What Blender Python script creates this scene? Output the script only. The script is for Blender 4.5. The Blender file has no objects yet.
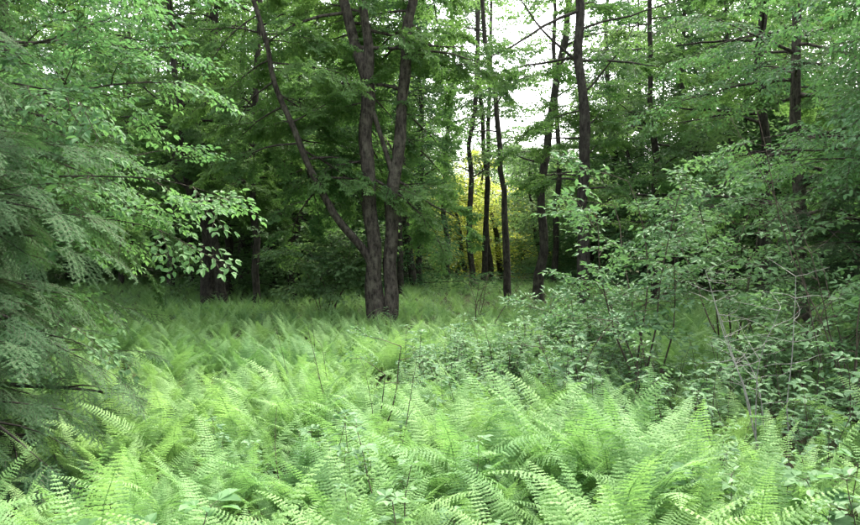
import bpy, math, random
from mathutils import Vector, Matrix, Euler, noise
R = random.Random(7)
sc = bpy.context.scene
sc.view_settings.view_transform='Standard'; sc.view_settings.look='None'; sc.view_settings.exposure=0
UP = Vector((0,0,1))

# ---------------------------------------------------------------- materials
def leaf_mat(name, c1, c2, trans=0.35, rough=0.55, spec=0.22, patch=0.35, tcol=None):
    m=bpy.data.materials.new(name); m.use_nodes=True; nt=m.node_tree; N=nt.nodes; L=nt.links
    N.clear()
    out=N.new('ShaderNodeOutputMaterial')
    oi=N.new('ShaderNodeObjectInfo'); geo=N.new('ShaderNodeNewGeometry')
    nz=N.new('ShaderNodeTexNoise'); nz.inputs['Scale'].default_value=patch; nz.inputs['Detail'].default_value=3
    L.new(geo.outputs['Position'],nz.inputs['Vector'])
    add=N.new('ShaderNodeMath'); add.operation='ADD'
    mr=N.new('ShaderNodeMapRange'); mr.inputs[1].default_value=0.3; mr.inputs[2].default_value=0.7; mr.inputs[3].default_value=-0.25; mr.inputs[4].default_value=0.6
    L.new(nz.outputs['Fac'],mr.inputs[0])
    mu=N.new('ShaderNodeMath'); mu.operation='MULTIPLY'; mu.inputs[1].default_value=0.35
    L.new(oi.outputs['Random'],mu.inputs[0])
    L.new(mr.outputs[0],add.inputs[0]); L.new(mu.outputs[0],add.inputs[1])
    isl=N.new('ShaderNodeMath'); isl.operation='MULTIPLY_ADD'; isl.inputs[1].default_value=0.35; 
    L.new(geo.outputs['Random Per Island'],isl.inputs[0]); L.new(add.outputs[0],isl.inputs[2])
    mx=N.new('ShaderNodeMix'); mx.data_type='RGBA'; mx.clamp_factor=True
    mx.inputs[6].default_value=(*c1,1); mx.inputs[7].default_value=(*c2,1)
    L.new(isl.outputs[0],mx.inputs[0])
    p=N.new('ShaderNodeBsdfPrincipled'); p.inputs['Roughness'].default_value=rough
    p.inputs['Specular IOR Level'].default_value=spec
    L.new(mx.outputs[2],p.inputs['Base Color'])
    t=N.new('ShaderNodeBsdfTranslucent')
    g=N.new('ShaderNodeMix'); g.data_type='RGBA'; g.blend_type='MULTIPLY'; g.inputs[0].default_value=1
    L.new(mx.outputs[2],g.inputs[6]); g.inputs[7].default_value=(1.15,1.22,0.85,1)
    L.new(g.outputs[2],t.inputs['Color'])
    ms=N.new('ShaderNodeMixShader'); ms.inputs[0].default_value=trans
    L.new(p.outputs[0],ms.inputs[1]); L.new(t.outputs[0],ms.inputs[2]); L.new(ms.outputs[0],out.inputs[0])
    return m

def bark_mat(name, c1, c2, sc_=1.0):
    m=bpy.data.materials.new(name); m.use_nodes=True; nt=m.node_tree; N=nt.nodes; L=nt.links
    p=N['Principled BSDF']; p.inputs['Roughness'].default_value=0.9; p.inputs['Specular IOR Level'].default_value=0.15
    tc=N.new('ShaderNodeNewGeometry'); mp=N.new('ShaderNodeMapping'); mp.inputs['Scale'].default_value=(16*sc_,16*sc_,5*sc_)
    L.new(tc.outputs['Position'],mp.inputs[0])
    n=N.new('ShaderNodeTexNoise'); n.inputs['Scale'].default_value=1.2; n.inputs['Detail'].default_value=6; n.inputs['Roughness'].default_value=0.7
    L.new(mp.outputs[0],n.inputs['Vector'])
    n2=N.new('ShaderNodeTexNoise'); n2.inputs['Scale'].default_value=5.5; n2.inputs['Detail'].default_value=7; n2.inputs['Roughness'].default_value=0.65
    L.new(tc.outputs['Position'],n2.inputs['Vector'])
    cr=N.new('ShaderNodeValToRGB'); cr.color_ramp.elements[0].position=0.36; cr.color_ramp.elements[1].position=0.68
    cr.color_ramp.elements[0].color=(*c1,1); cr.color_ramp.elements[1].color=(*c2,1)
    L.new(n.outputs['Fac'],cr.inputs[0])
    cr2=N.new('ShaderNodeValToRGB'); cr2.color_ramp.elements[0].position=0.50; cr2.color_ramp.elements[1].position=0.68
    cr2.color_ramp.elements[0].color=(0,0,0,1); cr2.color_ramp.elements[1].color=(0.6,0.6,0.6,1)
    L.new(n2.outputs['Fac'],cr2.inputs[0])
    mx=N.new('ShaderNodeMix'); mx.data_type='RGBA'; L.new(cr2.outputs[0],mx.inputs[0]); L.new(cr.outputs[0],mx.inputs[6])
    mx.inputs[7].default_value=(c2[0]*1.5,c2[1]*1.65,c2[2]*1.5,1)
    L.new(mx.outputs[2],p.inputs['Base Color'])
    b=N.new('ShaderNodeBump'); b.inputs['Strength'].default_value=1.0; b.inputs['Distance'].default_value=0.05
    L.new(n.outputs['Fac'],b.inputs['Height']); L.new(b.outputs[0],p.inputs['Normal'])
    return m

M_bark=bark_mat('bark',(0.018,0.015,0.012),(0.115,0.098,0.08))
M_barkD=bark_mat('bark_dark',(0.016,0.014,0.012),(0.075,0.065,0.054))
M_twig=bark_mat('twig',(0.05,0.04,0.03),(0.13,0.10,0.08))
M_dead=bark_mat('dead_wood',(0.22,0.21,0.19),(0.38,0.36,0.33))
M_fern=leaf_mat('fern_frond',(0.125,0.255,0.09),(0.245,0.39,0.14),0.40,0.6,0.2,0.5)
M_maple=leaf_mat('maple_leaf',(0.065,0.15,0.05),(0.16,0.27,0.085),0.48)
M_beech=leaf_mat('beech_leaf',(0.07,0.165,0.075),(0.15,0.28,0.11),0.45)
M_shrub=leaf_mat('shrub_leaf',(0.08,0.17,0.08),(0.16,0.28,0.12),0.35)
M_dull=leaf_mat('hazed_distant_leaf',(0.075,0.15,0.065),(0.17,0.27,0.11),0.48)  # distance haze painted into the leaf colour: lighter, less saturated green
M_yell=leaf_mat('painted_sunlit_leaf',(0.28,0.36,0.07),(0.52,0.50,0.13),0.5)  # sunlight glow in the far gap painted as bright yellow leaf colour
M_hem=leaf_mat('hemlock_needle',(0.042,0.105,0.045),(0.10,0.19,0.08),0.35,0.7,0.1)
M_berry=leaf_mat('red_berry',(0.22,0.02,0.015),(0.3,0.03,0.02),0.0)

# ---------------------------------------------------------------- mesh builder
class MB:
    def __init__(s): s.v=[]; s.f=[]; s.m=[]; s.sm=[]
    def quadleaf(s,o,d,n,L,W,mi=0,fold=0.15,segs=2):
        side=d.cross(n); 
        if side.length<1e-5: side=d.orthogonal()
        side.normalize(); n=side.cross(d).normalized()
        b=len(s.v)
        s.v+= [o, o+d*L*0.3+side*W*0.5+n*W*fold, o+d*L*0.68+side*W*0.42+n*(W*fold-L*0.04),
               o+d*L-n*L*0.14, o+d*L*0.68-side*W*0.42+n*(W*fold-L*0.04), o+d*L*0.3-side*W*0.5+n*W*fold, o+d*L*0.5-n*L*0.02]
        s.f+= [(b,b+1,b+2,b+6),(b+6,b+2,b+3),(b+6,b+3,b+4),(b,b+6,b+4,b+5)]
        s.m+=[mi]*4; s.sm+=[False]*4
    def kite(s,o,a,b_,tip,mi=0):
        b=len(s.v); s.v+=[o,a,tip,b_]; s.f.append((b,b+1,b+2,b+3)); s.m.append(mi); s.sm.append(False)
    def tri(s,a,b_,c,mi=0):
        b=len(s.v); s.v+=[a,b_,c]; s.f.append((b,b+1,b+2)); s.m.append(mi); s.sm.append(False)
    def tube(s,pts,rad,sides=6,mi=0,rough=0.0):
        b0=len(s.v); n=len(pts); ref=None
        for i,p in enumerate(pts):
            t=(pts[min(i+1,n-1)]-pts[max(i-1,0)]).normalized()
            if ref is None: ref=t.orthogonal().normalized()
            ref=(ref-t*ref.dot(t)).normalized(); bi=t.cross(ref)
            for k in range(sides):
                a=2*math.pi*k/sides; r=rad[i]
                if rough: r*=1+rough*noise.noise(Vector((math.cos(a)*1.5,math.sin(a)*1.5,p.z*1.2+p.x*3)))
                s.v.append(p+(ref*math.cos(a)+bi*math.sin(a))*r)
        for i in range(n-1):
            for k in range(sides):
                a=b0+i*sides+k; c=b0+i*sides+(k+1)%sides
                s.f.append((a,c,c+sides,a+sides)); s.m.append(mi); s.sm.append(True)
    def mesh(s,name,mats):
        me=bpy.data.meshes.new(name); me.from_pydata([tuple(v) for v in s.v],[],s.f)
        for m in mats: me.materials.append(m)
        me.polygons.foreach_set('material_index',s.m); me.polygons.foreach_set('use_smooth',s.sm); me.update()
        return me
def rv(r=R,z=1.0): return Vector((r.uniform(-1,1),r.uniform(-1,1),r.uniform(-1,1)*z))
def obj(name,me,parent=None):
    o=bpy.data.objects.new(name,me); sc.collection.objects.link(o)
    if parent: o.parent=parent
    return o
def empty(name,loc=(0,0,0)):
    o=bpy.data.objects.new(name,None); sc.collection.objects.link(o); o.empty_display_size=0.3; return o
def coll(name,meshes):
    c=bpy.data.collections.new(name)
    for i,m in enumerate(meshes):
        o=bpy.data.objects.new('%s_%02d'%(name,i),m); c.objects.link(o)
    return c,len(meshes)
_ng={}
def scatter(name,pts,cl,parent=None):
    """pts: list of (pos, euler, scale[, variant])"""
    c,nv=cl
    me=bpy.data.meshes.new(name); me.from_pydata([tuple(p[0]) for p in pts],[],[])
    a=me.attributes.new('rot','FLOAT_VECTOR','POINT'); a.data.foreach_set('vector',[x for p in pts for x in p[1]])
    a=me.attributes.new('scl','FLOAT','POINT'); a.data.foreach_set('value',[p[2] for p in pts])
    a=me.attributes.new('idx','INT','POINT'); a.data.foreach_set('value',[p[3] if len(p)>3 else R.randrange(nv) for p in pts])
    o=obj(name,me,parent)
    if c.name not in _ng:
        g=bpy.data.node_groups.new('scatter_'+c.name,'GeometryNodeTree')
        g.interface.new_socket('Geometry',in_out='INPUT',socket_type='NodeSocketGeometry')
        g.interface.new_socket('Geometry',in_out='OUTPUT',socket_type='NodeSocketGeometry')
        N=g.nodes;L=g.links
        gi=N.new('NodeGroupInput');go=N.new('NodeGroupOutput'); ip=N.new('GeometryNodeInstanceOnPoints')
        ci=N.new('GeometryNodeCollectionInfo'); ci.inputs['Collection'].default_value=c
        ci.inputs['Separate Children'].default_value=True; ci.inputs['Reset Children'].default_value=True
        def na(n,t):
            x=N.new('GeometryNodeInputNamedAttribute'); x.data_type=t; x.inputs['Name'].default_value=n
            return [s for s in x.outputs if s.enabled and s.name=='Attribute'][0]
        L.new(gi.outputs[0],ip.inputs['Points']); L.new(ci.outputs[0],ip.inputs['Instance'])
        ip.inputs['Pick Instance'].default_value=True
        L.new(na('idx','INT'),ip.inputs['Instance Index']); L.new(na('rot','FLOAT_VECTOR'),ip.inputs['Rotation'])
        L.new(na('scl','FLOAT'),ip.inputs['Scale']); L.new(ip.outputs[0],go.inputs[0])
        _ng[c.name]=g
    md=o.modifiers.new('scatter','NODES'); md.node_group=_ng[c.name]
    return o
def dir_euler(d,roll=0.0,tilt=0.0):
    x=d.normalized(); y=UP.cross(x)
    if y.length<1e-3: y=Vector((0,1,0))
    y.normalize(); z=x.cross(y)
    m=Matrix((x,y,z)).transposed() @ Matrix.Rotation(roll,3,'X') @ Matrix.Rotation(tilt,3,'Y')
    return m.to_euler()

# ---------------------------------------------------------------- foliage pieces
def frond(mb,r,az,L,lean,detail=True):
    out=Vector((math.cos(az),math.sin(az),0)); side=Vector((-out.y,out.x,0))
    n=22; p=Vector((0,0,0))+out*0.02; ang=math.radians(lean); pts=[p.copy()]; ts=[]
    end=math.radians(r.uniform(-10,40)); tw=r.uniform(-0.7,0.7)
    for i in range(n):
        t=i/n; a=ang+(end-ang)*(t**1.4)
        d=(out*math.cos(a)+UP*math.sin(a)+side*tw*t*0.6).normalized(); p=p+d*L/n; pts.append(p.copy()); ts.append(d)
    ts.append(ts[-1])
    mb.tube([pts[0],pts[7],pts[14],pts[n]],[0.003,0.0025,0.0016,0.0005],3,0)
    W=L*r.uniform(0.18,0.23); K=32 if detail else 20
    roll=r.uniform(-0.4,0.4)
    for k in range(K):
        t=0.18+0.81*(k/(K-1))**0.9; f=t*n; i=min(int(f),n-1); o=pts[i].lerp(pts[i+1],f-i); d=ts[i]
        u=(t-0.18)/0.81; w=W*min(1,0.7+u*1.4)*(1-u)**0.9+0.004
        s0=d.cross(UP).normalized(); nn=s0.cross(d).normalized()
        for sg in (-1,1):
            ww=w*r.uniform(.9,1.06)
            ax=(s0*sg+d*r.uniform(0.36,0.46)+nn*(roll*sg-0.05+r.uniform(-.13,.13))).normalized()
            pn=ax.cross(d*sg).normalized()
            if pn.z<0: pn=-pn
            fw=pn.cross(ax).normalized(); fw=(fw+pn*r.uniform(-.3,.3)).normalized(); hb=L*0.0132*min(1,.55+ww/W*.6)
            cur=r.uniform(.15,.3)
            if detail:
                q=max(3,int(9*ww/W)); sp=ww/q
                for j in range(q):
                    v=j/q; ln=hb*(1-v**1.6*0.75)*r.uniform(.8,1.15); c=o+ax*ww*v-UP*(ww*v*v*cur); c2=o+ax*ww*(v+1/q)-UP*(ww*(v+1/q)**2*cur)
                    for s2 in (-1,1):
                        tip=c+fw*s2*ln+(c2-c)*0.85-pn*ln*0.2
                        mb.kite(c,c+fw*s2*ln*0.5+(c2-c)*.12,c2,tip)
            else:
                hw=hb*1.2; tip=o+ax*ww-UP*ww*cur; c=o+ax*ww*0.4-UP*ww*0.04
                mb.kite(o,c+fw*hw,c-fw*hw,tip)
def fern(seed,detail):
    r=random.Random(seed); mb=MB(); n=r.randint(5,9); a0=r.uniform(0,6.28)
    for i in range(n):
        frond(mb,r,a0+6.28*i/n+r.uniform(-.5,.5),r.uniform(0.42,0.82),r.uniform(50,86),detail)
    return mb.mesh('fern_plant',[M_fern])
C_fern=coll('fern_near',[fern(i,True) for i in range(8)])
C_fernF=coll('fern_far',[fern(50+i,False) for i in range(5)])

def spray(seed,mat,leafL=0.085,wr=0.55,n=7,L=0.5,droop=0.25,lobes=False,up=0.0,flat=1.0):
    """flat twig spray along +X with alternate side twigs and leaves"""
    r=random.Random(seed); mb=MB()
    def twig(o,d,l,rad,depth):
        k=max(2,int(l/(leafL*0.62))); p=o.copy(); pts=[p.copy()]
        for i in range(k):
            d=(d+Vector((r.uniform(-.12,.12),r.uniform(-.12,.12),-droop*0.12+r.uniform(-.08,.08)))).normalized(); p=p+d*l/k; pts.append(p.copy())
            sg=1 if i%2 else -1
            sd=UP.cross(d).normalized()*sg
            if depth>0 and i<k-1 and r.random()<0.85:
                twig(p,(d*0.75+sd*0.8+UP*r.uniform(-.3,.3)*flat).normalized(),l*r.uniform(0.35,0.55)*(1-0.5*i/k),rad*0.6,depth-1)
            for s2 in ((1,-1) if lobes else (sg,)):
                ld=(d*0.6+UP.cross(d).normalized()*s2*0.9+UP*r.uniform(-.6,.15)).normalized()
                nn=(UP+rv(r)*0.6*flat).normalized(); l2=leafL*r.uniform(0.6,1.15)
                if lobes:
                    sdv=ld.cross(nn).normalized(); q=p+ld*leafL*0.35
                    mb.quadleaf(q,ld,nn,l2,l2*0.42); 
                    mb.quadleaf(q,(ld*0.55+sdv).normalized(),nn,l2*0.72,l2*0.36); mb.quadleaf(q,(ld*0.55-sdv).normalized(),nn,l2*0.72,l2*0.36)
                else: mb.quadleaf(p,ld,nn,l2,l2*wr)
        mb.quadleaf(p,d,(UP+rv(r)*0.3).normalized(),leafL,leafL*wr)
        mb.tube([pts[0],pts[len(pts)//2],pts[-1]],[rad,rad*0.7,rad*0.3],3,1)
    twig(Vector((0,0,0)),Vector((1,0,up)).normalized(),L,0.004,1)
    return mb.mesh('leaf_spray',[mat,M_twig])
C_beech=coll('beech_spray',[spray(i,M_beech,0.075,0.52) for i in range(6)])
C_maple=coll('maple_spray',[spray(20+i,M_maple,0.075,lobes=True,L=0.45,flat=1.4) for i in range(6)])
C_shrub=coll('shrub_spray',[spray(40+i,M_shrub,0.08,0.42,L=0.38,up=0.4,flat=1.6) for i in range(6)])
C_dull=coll('distant_spray',[spray(60+i,M_dull,0.10,0.6,L=0.6,flat=1.5) for i in range(5)])

def needles(seed):
    r=random.Random(seed); mb=MB()
    def tw(o,d,l,depth):
        st=0.0085; k=int(l/st); pts=[]; p=o.copy()
        for i in range(k):
            d=(d+Vector((r.uniform(-.03,.03),r.uniform(-.03,.03),-0.014))).normalized(); p=p+d*st; pts.append(p.copy())
            s=UP.cross(d).normalized()
            for sg in (-1,1):
                nl=r.uniform(0.012,0.018); nd=(s*sg+d*0.35+UP*r.uniform(-.25,.25)).normalized()
                mb.tri(p-d*0.003,p+d*0.003,p+nd*nl)
            if depth and i%3==1 and i>2:
                sg=1 if (i//3)%2 else -1
                tw(p,(d*0.8+s*sg*r.uniform(.7,1)+UP*r.uniform(-.18,.12)).normalized(),l*(0.42)*(1-0.75*i/k)*r.uniform(.6,1.2)+0.03,depth-1)
        mb.tube([o,pts[len(pts)//2],pts[-1]],[0.003 if depth else 0.0012,0.0015 if depth else .001,0.0006],3,1)
    tw(Vector((0,0,0)),Vector((1,0,0)),0.38,2)
    return mb.mesh('hemlock_spray',[M_hem,M_twig])
C_hem=coll('hemlock_spray',[needles(i) for i in range(5)])

def herb(seed,mat,h=0.55,leafL=0.10,wr=0.5):
    r=random.Random(seed); mb=MB()
    for s in range(r.randint(2,4)):
        p=Vector((r.uniform(-.08,.08),r.uniform(-.08,.08),0)); d=(UP+rv(r,0)*0.35).normalized(); H=h*r.uniform(0.7,1.2); pts=[p.copy()]
        k=8
        for i in range(k):
            d=(d+rv(r,0)*0.12).normalized(); p=p+d*H/k; pts.append(p.copy())
            if i>1:
                for q in range(2 if i<k-1 else 4):
                    a=i*1.6+q*(3.14 if i<k-1 else 1.57)+r.uniform(-.4,.4)
                    ld=Vector((math.cos(a),math.sin(a),r.uniform(-.15,.45))).normalized()
                    o=p+ld*leafL*0.5; nn=(UP+rv(r)*0.4).normalized(); sd=ld.cross(nn).normalized(); l2=leafL*r.uniform(.6,1.2)
                    mb.tube([p,o],[0.0015,0.001],3,1)
                    mb.quadleaf(o,ld,nn,l2,l2*wr)
                    if r.random()<0.7:
                        mb.quadleaf(o,(ld*0.4+sd).normalized(),nn,l2*.8,l2*.8*wr); mb.quadleaf(o,(ld*0.4-sd).normalized(),nn,l2*.8,l2*.8*wr)
        mb.tube(pts,[0.004]*3+[0.003]*3+[0.002]*3,4,1)
    return mb.mesh('bramble_plant',[mat,M_twig])
C_herb=coll('bramble_cane',[herb(i,M_shrub,r_,0.075) for i,r_ in enumerate((0.4,0.5,0.6,0.7,0.45))])
C_weed=coll('broadleaf_weed',[herb(30+i,M_beech,0.6,0.12,0.6) for i in range(3)])
def drystalk(seed):
    r=random.Random(seed); mb=MB(); p=Vector((0,0,0)); d=(UP+rv(r,0)*.2).normalized(); P=[p.copy()]
    for i in range(7):
        d=(d+rv(r,.2)*.1).normalized(); p=p+d*.11; P.append(p.copy())
        if i>2:
            e=(d+rv(r)*.9).normalized(); mb.tube([p,p+e*r.uniform(.04,.12)],[.0018,.0008],3,0)
    mb.tube(P,[.0045-.0004*i for i in range(8)],4,0); return mb.mesh('dry_stalk',[M_twig])
C_stalk=coll('dry_stalk',[drystalk(i) for i in range(4)])

# ---------------------------------------------------------------- trees
def path(pts): return [Vector(p) for p in pts]
def smooth(pts,rad,sub=4):
    P=[];Q=[]; n=len(pts)
    for i in range(n-1):
        p0=pts[max(i-1,0)];p1=pts[i];p2=pts[i+1];p3=pts[min(i+2,n-1)]
        for k in range(sub):
            t=k/sub
            P.append(0.5*((2*p1)+(p2-p0)*t+(2*p0-5*p1+4*p2-p3)*t*t+(3*p1-p0-3*p2+p3)*t**3)); Q.append(rad[i]+(rad[i+1]-rad[i])*t)
    P.append(pts[-1]);Q.append(rad[-1]); return P,Q
class Tree:
    def __init__(s,name,bark=M_bark,seed=1):
        s.root=empty(name); s.mb=MB(); s.pts=[]; s.r=random.Random(seed); s.bark=bark
    def stem(s,pts,rad,sides=14,wob=.035):
        P,Q=smooth(path(pts),rad)
        o=s.r.uniform(0,50)
        P=[p+Vector((noise.noise(Vector((p.z*.9,o,1))),noise.noise(Vector((p.z*.9,o,7))),0))*wob*2 for p in P]
        s.mb.tube(P,Q,sides,0,0.3); return P,Q
    def limb(s,o,d,l,rad,droop=0.05,sub=True,step=0.42,size=1.0,bare=0.25,rise=0.0):
        r=s.r; n=max(4,int(l/0.25)); p=o.copy(); P=[p.copy()]; D=[]
        for i in range(n):
            d=(d+rv(r)*0.16-UP*droop+UP*rise).normalized(); p=p+d*l/n; P.append(p.copy()); D.append(d.copy())
        s.mb.tube(P,[rad*(1-0.85*i/n)+0.003 for i in range(n+1)],6 if rad>0.02 else 4,0)
        if not sub: return P,D
        D.append(D[-1]); sg=1
        t=bare*l
        while t<l:
            i=min(int(t/l*n),n-1); sg=-sg
            sd=UP.cross(D[i]).normalized()*sg
            dd=(D[i]*0.6+sd*r.uniform(.5,1)+UP*r.uniform(-.25,.35)).normalized()
            ll=(0.25+(l-t)*0.42)*r.uniform(.7,1.15)
            s.twig(P[i],dd,ll,rad*0.3+0.003,droop,size); t+=step*r.uniform(.6,1.3)
        s.twig(P[-1],D[-1],0.4,0.005,droop,size)
        return P,D
    def twig(s,o,d,l,rad,droop,size):
        r=s.r; n=max(2,int(l/0.22)); p=o.copy(); P=[p.copy()]
        for i in range(n):
            d=(d+rv(r)*0.15-UP*droop*0.7).normalized(); p=p+d*l/n; P.append(p.copy())
            sd=UP.cross(d).normalized()*(1 if i%2 else -1)
            e=(d*0.8+sd*r.uniform(.2,.9)+UP*r.uniform(-.3,.2)).normalized()
            s.pts.append((p.copy(),dir_euler(e,r.uniform(-.55,.55),r.uniform(-.15,.45)),size*r.uniform(.7,1.2)))
        s.pts.append((p.copy(),dir_euler(d,r.uniform(-.3,.3),r.uniform(0,.3)),size*r.uniform(.8,1.2)))
        s.mb.tube(P,[rad*(1-0.7*i/n) for i in range(n+1)],3,0)
    def crown(s,P,Q,h0,h1,n,lmax,elev=(0,40),droop=0.04,size=1.0,az=None,step=0.42,prof=None,lr=0.35,bare=.25,avoid=0):
        r=s.r; cand=[i for i,p in enumerate(P) if h0<=p.z<=h1]
        for k in range(n):
            i=cand[int((k+r.random())/n*len(cand))%len(cand)]
            p=P[i]+(P[min(i+1,len(P)-1)]-P[i])*r.random()
            a=r.uniform(*az) if az else k*2.4+r.uniform(-.5,.5); e=math.radians(r.uniform(*elev))
            if avoid and -math.sin(a)>avoid: a=-a
            u=(p.z-h0)/max(.1,h1-h0); l=lmax*(prof(u) if prof else (1-0.5*u))*r.uniform(.65,1.1)
            s.limb(p,Vector((math.cos(a)*math.cos(e),math.sin(a)*math.cos(e),math.sin(e))),l,min(Q[i]*lr,0.010+0.012*l),droop,size=size,step=step,bare=bare)
    def done(s,cl):
        obj('trunk_and_limbs',s.mb.mesh('limbs',[s.bark]),s.root)
        if s.pts: scatter('foliage',s.pts,cl,s.root)

# main multi-stemmed maple
t=Tree('maple_tree',M_bark,3)
A,qa=t.stem([(-1.0,15,-.1),(-1.08,15,.6),(-1.14,15,1.4),(-1.25,15,2.75),(-1.23,15,4.0),(-1.27,15,4.95)],[.25,.175,.145,.135,.13,.14],wob=.06)
A1,q1=t.stem([(-1.25,15,4.8),(-1.5,15,5.6),(-1.72,15.05,6.4),(-2.1,15.2,7.6),(-2.5,15.4,10)],[.12,.105,.095,.075,.04])
A2,q2=t.stem([(-1.25,15,4.8),(-1.22,15,5.6),(-1.28,14.95,6.6),(-1.2,14.8,8.4),(-1.3,14.6,11)],[.11,.095,.085,.07,.03])
B,qb=t.stem([(-.86,15.05,-.1),(-.80,15.05,.9),(-.75,15.1,2.5),(-.60,15.1,4.15),(-.44,15.1,5.8),(-.28,15.1,6.8),(0.0,15.2,9),(.2,15.3,11.5)],[.2,.135,.125,.115,.105,.09,.07,.03],wob=.06)
Cc,qc=t.stem([(-1.05,14.98,1.0),(-1.3,14.95,1.5),(-1.91,14.8,2.24),(-2.4,14.7,3.2),(-2.75,14.6,4.15),(-3.15,14.5,5.4),(-3.6,14.3,7.5),(-3.8,14.2,9)],[.09,.08,.07,.062,.055,.045,.035,.02],wob=.06)
t.stem([(-.78,15.05,3.1),(-.93,15.0,3.6),(-1.15,15.0,4.3)],[.05,.045,.045],8,0)
t.crown(A1,q1,5.2,10,14,2.4,(-10,30),.06,avoid=.3); t.crown(A2,q2,5.6,11,10,2.2,(-10,35),.05,avoid=.3)
t.crown(B,qb,2.8,11.5,20,2.2,(-15,30),.06,avoid=.25); t.crown(Cc,qc,2.6,9,28,2.0,(-25,30),.06,avoid=.3)
t.crown(A,qa,2.6,4.8,7,1.8,(-25,15),.07,avoid=.1)
t.done(C_maple)

def simple_tree(name,pts,rad,crown,cl,seed,bark=M_barkD):
    t=Tree(name,bark,seed); P,Q=t.stem(pts,rad,12,.08)
    for c in crown: t.crown(P,Q,**c)
    t.done(cl); return t
t=Tree('maple_tree',M_barkD,11)
P,Q=t.stem([(3.42,16,-.1),(3.38,16,1),(3.35,16,2),(3.28,16,3.7),(3.2,16,5.2),(3.15,16,6.6),(3.2,16.1,9),(3.1,16.2,12)],[.19,.13,.12,.11,.10,.09,.06,.03],wob=.07)
t.crown(P,Q,2.2,5,9,1.6,(-10,30),.06,step=.5,avoid=.2); t.crown(P,Q,5.0,12,9,1.9,(0,35),.05,step=.6,avoid=.3)
t.limb(P[17],Vector((-.8,-.1,.75)),2.4,.03,0.0,sub=False); t.limb(P[15],Vector((.8,0,.6)),2.2,.025,0,sub=False)
t.limb(P[20],Vector((-1,-.3,-.28)),3.6,.035,0.0,sub=False); t.limb(P[19],Vector((1,-.2,.35)),2.4,.025,0,sub=False)
t.done(C_maple)
simple_tree('maple_tree',[(2.95,20,-.1),(3.0,20,2),(3.1,20,4.2),(3.5,20,6.5),(3.8,20,9),(4,20,12)],[.16,.11,.10,.09,.07,.03],
   [dict(h0=3,h1=12,n=13,lmax=2.0,elev=(0,40),step=.7)],C_dull,12)
simple_tree('maple_tree',[(2.2,21,-.1),(2.1,21,2.5),(1.9,21,5),(1.5,21,8),(1.4,21,11)],[.12,.08,.07,.06,.03],
   [dict(h0=3.5,h1=11,n=10,lmax=1.8,elev=(0,40),step=.7)],C_dull,13)
simple_tree('maple_tree',[(-5.2,19,-.1),(-5.45,19,1.2),(-5.9,19,2.6),(-6.3,19,4.5),(-6.6,19,8),(-6.5,19,12)],[.15,.11,.11,.09,.06,.03],
   [dict(h0=2.4,h1=12,n=26,lmax=3,elev=(-10,30),droop=.06)],C_maple,14)
simple_tree('maple_tree',[(-6.1,20.5,-.1),(-6.1,20.5,2.5),(-6.0,20.5,6),(-5.7,20.5,12)],[.24,.18,.15,.05],
   [dict(h0=2.6,h1=12,n=26,lmax=3.4,elev=(-10,30),droop=.06)],C_maple,15)
simple_tree('maple_tree',[(-7.6,13,-.1),(-7.6,13,2.5),(-7.3,12.9,6),(-7.1,13,11)],[.17,.13,.1,.04],
   [dict(h0=2.2,h1=6.5,n=30,lmax=3.4,elev=(-15,25),droop=.06),dict(h0=6.5,h1=11,n=6,lmax=2.4,elev=(0,30))],C_maple,16)
simple_tree('maple_tree',[(-4.3,18.6,-.1),(-4.4,18.6,2.5),(-4.3,18.6,6),(-4.1,18.6,11)],[.1,.08,.07,.03],
   [dict(h0=2.2,h1=11,n=26,lmax=2.4,elev=(-10,30),droop=.05)],C_maple,17)
# near left beech reaching in with layered boughs
t=Tree('beech_tree',M_bark,21)
P,Q=t.stem([(-5.2,7.4,-.1),(-5.1,7.4,2),(-5.0,7.3,4.2),(-5.0,7.3,8)],[.13,.11,.09,.03])
for z,dy,l,e in ((1.75,-.22,2.4,.02),(2.0,-.3,2.4,.02),(2.25,-.1,2.6,.06),(2.75,-.3,2.5,.1),(3.3,0,2.4,.12),(3.8,-.3,2.3,.15),(4.3,-.05,2.4,.2),(1.35,-.4,2.2,.0),(2.5,.4,2.4,.1),(3.6,.4,2.4,.1),(4.6,.3,2.2,.1),(3.0,-.5,2.2,.1)):
    t.limb(Vector((-5.05,7.35,z)),Vector((1,dy,e+.1)).normalized(),l,.02,.02,step=.32,bare=.3)
t.crown(P,Q,2.4,7.5,12,2.0,(-10,30),.04)
t.done(C_beech)
def hemlock(name,x,y,h,lmax,n,seed,h0=.3,az=None,size=1.0,step=.28):
    t=Tree(name,M_barkD,seed); P,Q=t.stem([(x,y,-.1),(x+.03,y,h*.3),(x,y,h*.65),(x,y,h)],[.1,.075,.05,.01],10)
    t.crown(P,Q,h0,h*.97,n,lmax,(-8,16),.045,size=size,az=az,step=step,prof=lambda u:1-.85*u,lr=.3,bare=.12); t.done(C_hem)
hemlock('hemlock_tree',-3.95,5.2,3.9,1.8,56,31,az=(-1.9,1.3),size=.9,step=.2)
hemlock('hemlock_tree',-6.4,9.4,6.5,2.2,46,32,h0=.2,size=1.3)
hemlock('hemlock_tree',7.2,10.5,7.5,2.3,50,33,h0=.4,size=1.4)
t=Tree('beech_tree',M_bark,41)
P,Q=t.stem([(6.3,12.5,-.1),(6.2,12.5,2),(6.1,12.5,4.5),(6.2,12.5,10)],[.12,.1,.08,.03])
t.crown(P,Q,1.4,6.5,34,2.7,(-5,25),.05,step=.38); t.crown(P,Q,6,10,6,2.2,(0,30)); t.done(C_beech)
t=Tree('beech_tree',M_bark,42)
P,Q=t.stem([(6.2,8.6,-.1),(6.2,8.6,2),(6.1,8.6,4.5),(6.2,8.6,8)],[.09,.07,.05,.02])
t.crown(P,Q,2.2,6,24,2.4,(-5,20),.04,step=.34,az=(1.8,5.2)); t.done(C_beech)
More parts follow.
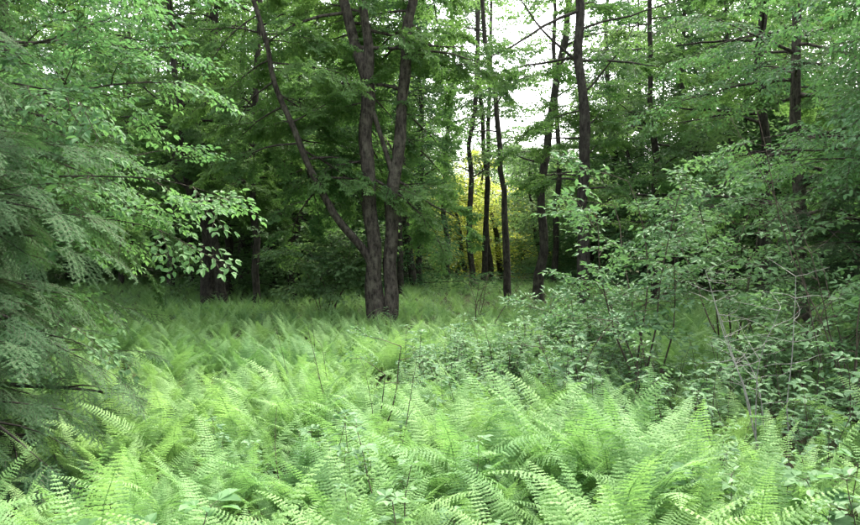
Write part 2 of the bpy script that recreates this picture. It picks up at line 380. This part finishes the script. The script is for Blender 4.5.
simple_tree('maple_tree',[(7.6,17,-.1),(7.6,17,3),(7.5,17,7),(7.6,17,12)],[.15,.11,.09,.03],
   [dict(h0=1.6,h1=10,n=30,lmax=3.2,elev=(-10,30),droop=.05)],C_maple,43)
simple_tree('maple_tree',[(5.6,18.5,-.1),(5.6,18.5,3),(5.4,18.5,6),(5.6,18.5,10)],[.1,.08,.06,.03],
   [dict(h0=1.8,h1=10,n=22,lmax=2.2,elev=(-10,30),droop=.05)],C_dull,44)

# ---------------------------------------------------------------- shrubs
def shrub(name,x,y,h,n,spread,cl,seed,lean=(0,0),size=1.0,bark=M_twig,leaf0=.3,berries=0,thick=.011):
    t=Tree(name,bark,seed); r=t.r
    for k in range(n):
        a=r.uniform(0,6.28); d=Vector((math.cos(a)*spread+lean[0],math.sin(a)*spread+lean[1],1)).normalized()
        p=Vector((x+r.uniform(-.15,.15),y+r.uniform(-.15,.15),-.02)); H=h*r.uniform(.6,1.1); m=9; P=[p.copy()]
        for i in range(m):
            d=(d+rv(r)*.14-UP*0.03).normalized(); p=p+d*H/m; P.append(p.copy())
            if i/m>leaf0:
                for q in range(2 if not cl else 1):
                    a2=r.uniform(0,6.28); e=Vector((math.cos(a2),math.sin(a2),r.uniform(0,.5))).normalized()
                    if cl: t.twig(p,e,r.uniform(.12,.4),.004,.02,size)
                    else:
                        w=p.copy(); W=[w.copy()]
                        for z in range(4): e=(e+rv(r)*.3).normalized(); w=w+e*r.uniform(.04,.11); W.append(w.copy())
                        t.mb.tube(W,[.0025,.002,.0016,.0012,.001],3,0)
        t.mb.tube(P,[thick*(1-.8*i/m)+.0015 for i in range(m+1)],5,0)
    if berries:
        bb=bpy.data.meshes.new('berries'); V=[];F=[]
        for k in range(berries):
            c=r.choice(t.pts)[0]+rv(r)*.12
            for q in range(3):
                o=c+rv(r)*.035; s_=.005; b=len(V)
                V+=[o+Vector(v)*s_ for v in ((1,0,0),(-1,0,0),(0,1,0),(0,-1,0),(0,0,1),(0,0,-1))]
                F+=[(b+i,b+j,b+k2) for i,j,k2 in ((0,2,4),(2,1,4),(1,3,4),(3,0,4),(2,0,5),(1,2,5),(3,1,5),(0,3,5))]
        bb.from_pydata([tuple(v) for v in V],[],F); bb.materials.append(M_berry); obj('berries',bb,t.root)
    t.done(cl)
shrub('elderberry_shrub',2.3,7.8,2.3,6,.3,C_shrub,51,berries=14)
shrub('elderberry_shrub',3.7,9.0,2.5,8,.35,C_shrub,52,berries=6)
shrub('elderberry_shrub',1.9,9.8,1.0,6,.4,C_shrub,53)
shrub('elderberry_shrub',3.5,7.4,1.1,6,.35,C_shrub,54,size=.9)
shrub('elderberry_shrub',4.6,7.3,1.7,7,.35,C_beech,55)
shrub('elderberry_shrub',-2.2,16.0,2.3,9,.35,C_dull,56)
shrub('dead_shrub',2.5,5.3,1.45,5,.10,None,58,bark=M_dead,leaf0=.4,thick=.0045)
shrub('dead_shrub',3.6,6.4,2.9,8,.25,None,59,bark=M_twig,leaf0=.2,thick=.006)
shrub('dead_shrub',0.9,13,1.4,6,.5,None,60,bark=M_twig,leaf0=.2,thick=.008)
shrub('sapling',1.15,6.2,1.2,2,.1,C_shrub,61,size=.5,leaf0=.6,thick=.006)
shrub('sapling',-.35,5.8,0.9,2,.1,C_shrub,62,size=.4,leaf0=.7,thick=.006)

# ---------------------------------------------------------------- ground
def gz(x,y): return 0.10*noise.noise(Vector((x*.18,y*.18,3)))+0.03*noise.noise(Vector((x*.9,y*.9,8)))
mb=MB()
xs=[-400,-200,-100,-60]+[-40+i for i in range(81)]+[60,100,200,400]
ys=[-400,-150,-60,-30]+[-15+i for i in range(86)]+[90,150,250,420]
for yy in ys:
    for xx in xs: mb.v.append(Vector((xx,yy,gz(xx,yy)-.03)))
nx=len(xs)
for j in range(len(ys)-1):
    for i in range(nx-1): mb.f.append((j*nx+i,j*nx+i+1,(j+1)*nx+i+1,(j+1)*nx+i)); mb.m.append(0); mb.sm.append(True)
gm=bpy.data.materials.new('forest_floor'); gm.use_nodes=True; N=gm.node_tree.nodes; L=gm.node_tree.links
p=N['Principled BSDF']; p.inputs['Roughness'].default_value=1; p.inputs['Specular IOR Level'].default_value=.1
ge=N.new('ShaderNodeNewGeometry'); n1=N.new('ShaderNodeTexNoise'); n1.inputs['Scale'].default_value=6; n1.inputs['Detail'].default_value=8
L.new(ge.outputs['Position'],n1.inputs['Vector']); cr=N.new('ShaderNodeValToRGB'); L.new(n1.outputs['Fac'],cr.inputs[0])
cr.color_ramp.elements[0].position=.35; cr.color_ramp.elements[0].color=(.03,.022,.014,1); cr.color_ramp.elements[1].position=.65; cr.color_ramp.elements[1].color=(.06,.085,.03,1)
L.new(cr.outputs[0],p.inputs['Base Color'])
obj('ground',mb.mesh('ground',[gm]))

# ---------------------------------------------------------------- ferns and herbs
near=[];far=[];herbs=[]
def inpatch(x,y):
    a=max(0,1-(((x-1.2)/1.9)**2+((y-8.2)/2.4)**2)); b=max(0,1-(((x-3.4)/1.6)**2+((y-6.6)/2.0)**2))*.7
    return min(1,1.5*max(a,b))
for (y0,y1,den) in ((0.9,6,20),(6,10,16),(10,17,12),(17,31,9)):
    w=lambda y_: .62*y_+1.6
    area=(w(y0)+w(y1))*(y1-y0)
    for k in range(int(area*den)):
        y=R.uniform(y0,y1); x=R.uniform(-1,1)*w(y1)
        if abs(x)>w(y): continue
        if R.random()<inpatch(x,y)*.7: continue
        s=R.uniform(.65,1.1)*(1.08 if y<4 else 1.0 if y<7 else .9 if y<12 else .72 if y<17 else .6)
        s*=1+.35*noise.noise(Vector((x*.6,y*.6,5)))
        e=(R.gauss(0,.15),R.gauss(0,.15),R.uniform(0,6.28))
        (near if y<12 else far).append((Vector((x,y,gz(x,y)-.03)),e,s))
for k in range(800):
    x=R.uniform(-1.2,5.5); y=R.uniform(4.2,11)
    if R.random()<inpatch(x,y): herbs.append((Vector((x,y,gz(x,y))),(R.gauss(0,.1),R.gauss(0,.1),R.uniform(0,6.28)),R.uniform(.6,1.25)))
for k in range(900):
    y=R.uniform(12,31); x=R.uniform(-.62,.62)*y
    if y<18 and R.random()<.6: continue
    herbs.append((Vector((x,y,gz(x,y))),(0,0,R.uniform(0,6.28)),R.uniform(.4,.75)))
for k in range(60):
    y=R.uniform(2.4,7); x=R.uniform(-.3,.65)*y
    herbs.append((Vector((x,y,gz(x,y))),(0,0,R.uniform(0,6.28)),R.uniform(.7,1.05)))
scatter('fern_bed',near,C_fern); scatter('fern_bed',far,C_fernF); scatter('bramble_patch',herbs,C_herb)
weeds=[(Vector((-1.05,3.0,0)),(0,0,1),1.0),(Vector((1.6,2.9,0)),(0,0,2),.8),(Vector((2.1,3.6,0)),(0,0,5),.95),(Vector((1.3,4.1,0)),(0,0,2),.85)]
scatter('broadleaf_weeds',weeds,C_weed)
st=[]
for k in range(18):
    y=R.uniform(4,11); x=R.uniform(-.2,.6)*y
    st.append((Vector((x,y,0)),(0,0,R.uniform(0,6.28)),R.uniform(.8,1.2)))
scatter('dry_stalks',st,C_stalk)

# ---------------------------------------------------------------- background forest
def bgtree(seed,h,cr,h0,mat,conif=False,n=30,dens=26):
    r=random.Random(seed); mb=MB(); P=[Vector((0,0,-.3))]; 
    for i in range(8): P.append(P[-1]+Vector((r.uniform(-.25,.25),r.uniform(-.25,.25),h/8)))
    mb.tube(P,[.13*(1-.11*i)+.01 for i in range(9)],8,1)
    for k in range(n):
        u=(k+.5)/n; z=h0+(h-h0)*u; i=min(7,int(z/h*8)); o=P[i].lerp(P[i+1],max(0,min(1,z/h*8-i)))
        a=k*2.4+r.uniform(-.5,.5); e=r.uniform(-.3,.1) if conif else r.uniform(-.1,.6)
        l=cr*((1-.85*u) if conif else math.sin(.6+2.3*u))*r.uniform(.7,1.2)
        d=Vector((math.cos(a),math.sin(a),e)).normalized(); p=o.copy(); m=6; Q=[p.copy()]
        for j in range(m):
            d=(d+rv(r)*.12-UP*.04).normalized(); p=p+d*l/m; Q.append(p.copy())
            if j>0:
                for q in range(dens):
                    c=p+rv(r,.35)*(.55*l/cr+.2)
                    if conif:
                        mb.kite(c,c+d*.09+rv(r)*.03,c+d*.09+rv(r)*.03,c+d*.2+rv(r)*.08)
                    else:
                        ld=rv(r,.4).normalized(); mb.quadleaf(c,ld,(UP+rv(r)*.5).normalized(),r.uniform(.10,.17),r.uniform(.07,.10))
        mb.tube(Q,[.02*(1-.13*j) for j in range(m+1)],3,1)
    return mb.mesh('forest_tree',[mat,M_barkD])
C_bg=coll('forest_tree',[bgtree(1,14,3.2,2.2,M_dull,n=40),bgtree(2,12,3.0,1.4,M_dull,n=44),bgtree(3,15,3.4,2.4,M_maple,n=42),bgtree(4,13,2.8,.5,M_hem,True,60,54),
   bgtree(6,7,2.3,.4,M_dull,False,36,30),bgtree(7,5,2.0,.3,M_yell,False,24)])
pts=[]; cells=[]; tries=0
while len(pts)<400 and tries<20000:
    tries+=1
    y=R.uniform(22,62); x=R.uniform(-.78,.78)*y; q=x/y
    if y<24+2*math.sin(x*.4): continue
    gap=-.01<q<.23
    if gap and (y<29 or (q<.12 and y<33)): continue
    dmin=1.7 if y<36 else 1.9 if gap else 2.6
    if any((x-a)**2+(y-b)**2<dmin*dmin for a,b in cells): continue
    cells.append((x,y)); v=R.choice((0,1,2,3,1,3,4,4)); s=R.uniform(.8,1.15)
    if y<30: v=R.choice((3,4,4,1,2))
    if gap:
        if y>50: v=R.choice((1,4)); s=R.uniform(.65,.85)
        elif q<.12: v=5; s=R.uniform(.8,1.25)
        else: v=R.choice((4,4,3)); s=R.uniform(.8,1.1) if v==4 else R.uniform(.4,.6)
    elif q>=.23 and y>34 and R.random()<.35: continue
    pts.append((Vector((x,y,0)),(0,0,R.uniform(0,6.28)),s,v))
for s in (-1,1):
    for k in range(14):
        y=R.uniform(4,24); x=s*(.62*y+5+R.uniform(0,6)); pts.append((Vector((x,y,0)),(0,0,R.uniform(0,6.28)),R.uniform(.8,1.1),R.randrange(5)))
scatter('background_forest',pts,C_bg)
for sd_,x,y,h0,n_ in ((71,1.55,27,4.0,14),(72,.8,30,4.6,16),(73,2.5,31,4.2,14),(74,4.6,28,2.5,16),(75,-.3,27,3.0,20),(77,2.05,29,4.5,12)):
    j=random.Random(sd_)
    simple_tree('maple_tree',[(x,y,-.1),(x+j.uniform(-.3,.3),y,4),(x+j.uniform(-.6,.6),y,9),(x,y,14)],[.12,.09,.07,.03],[dict(h0=h0,h1=14,n=n_,lmax=2.1,step=.7,size=1.2)],C_dull,sd_)

# ---------------------------------------------------------------- light
w=bpy.data.worlds.new('World'); sc.world=w; w.use_nodes=True; N=w.node_tree.nodes; L=w.node_tree.links
sk=N.new('ShaderNodeTexSky'); sk.sky_type='NISHITA'; sk.sun_disc=False
EL=math.radians(56); AZ=math.radians(34)
sk.sun_elevation=EL; sk.sun_rotation=AZ; sk.air_density=1.0; sk.dust_density=6; sk.ozone_density=1
hs=N.new('ShaderNodeHueSaturation'); hs.inputs['Saturation'].default_value=.35; hs.inputs['Value'].default_value=6.4; L.new(sk.outputs[0],hs.inputs['Color'])
bg=N['Background']; bg.inputs['Strength'].default_value=.15; L.new(hs.outputs[0],bg.inputs['Color'])
sd=bpy.data.lights.new('sun','SUN'); sd.energy=4.8; sd.angle=math.radians(15); sd.color=(1,.93,.80)
so=bpy.data.objects.new('sun',sd); sc.collection.objects.link(so)
dirv=Vector((math.sin(AZ)*math.cos(EL),math.cos(AZ)*math.cos(EL),math.sin(EL)))
so.rotation_euler=dirv.to_track_quat('Z','Y').to_euler()

cam=bpy.data.cameras.new('camera'); co=bpy.data.objects.new('camera',cam); sc.collection.objects.link(co)
cam.sensor_width=36; cam.lens=745/860*36; cam.clip_end=2000; cam.clip_start=.05
co.location=(0,0,1.65); co.rotation_euler=(math.radians(90-1.5),0,0)
sc.camera=co
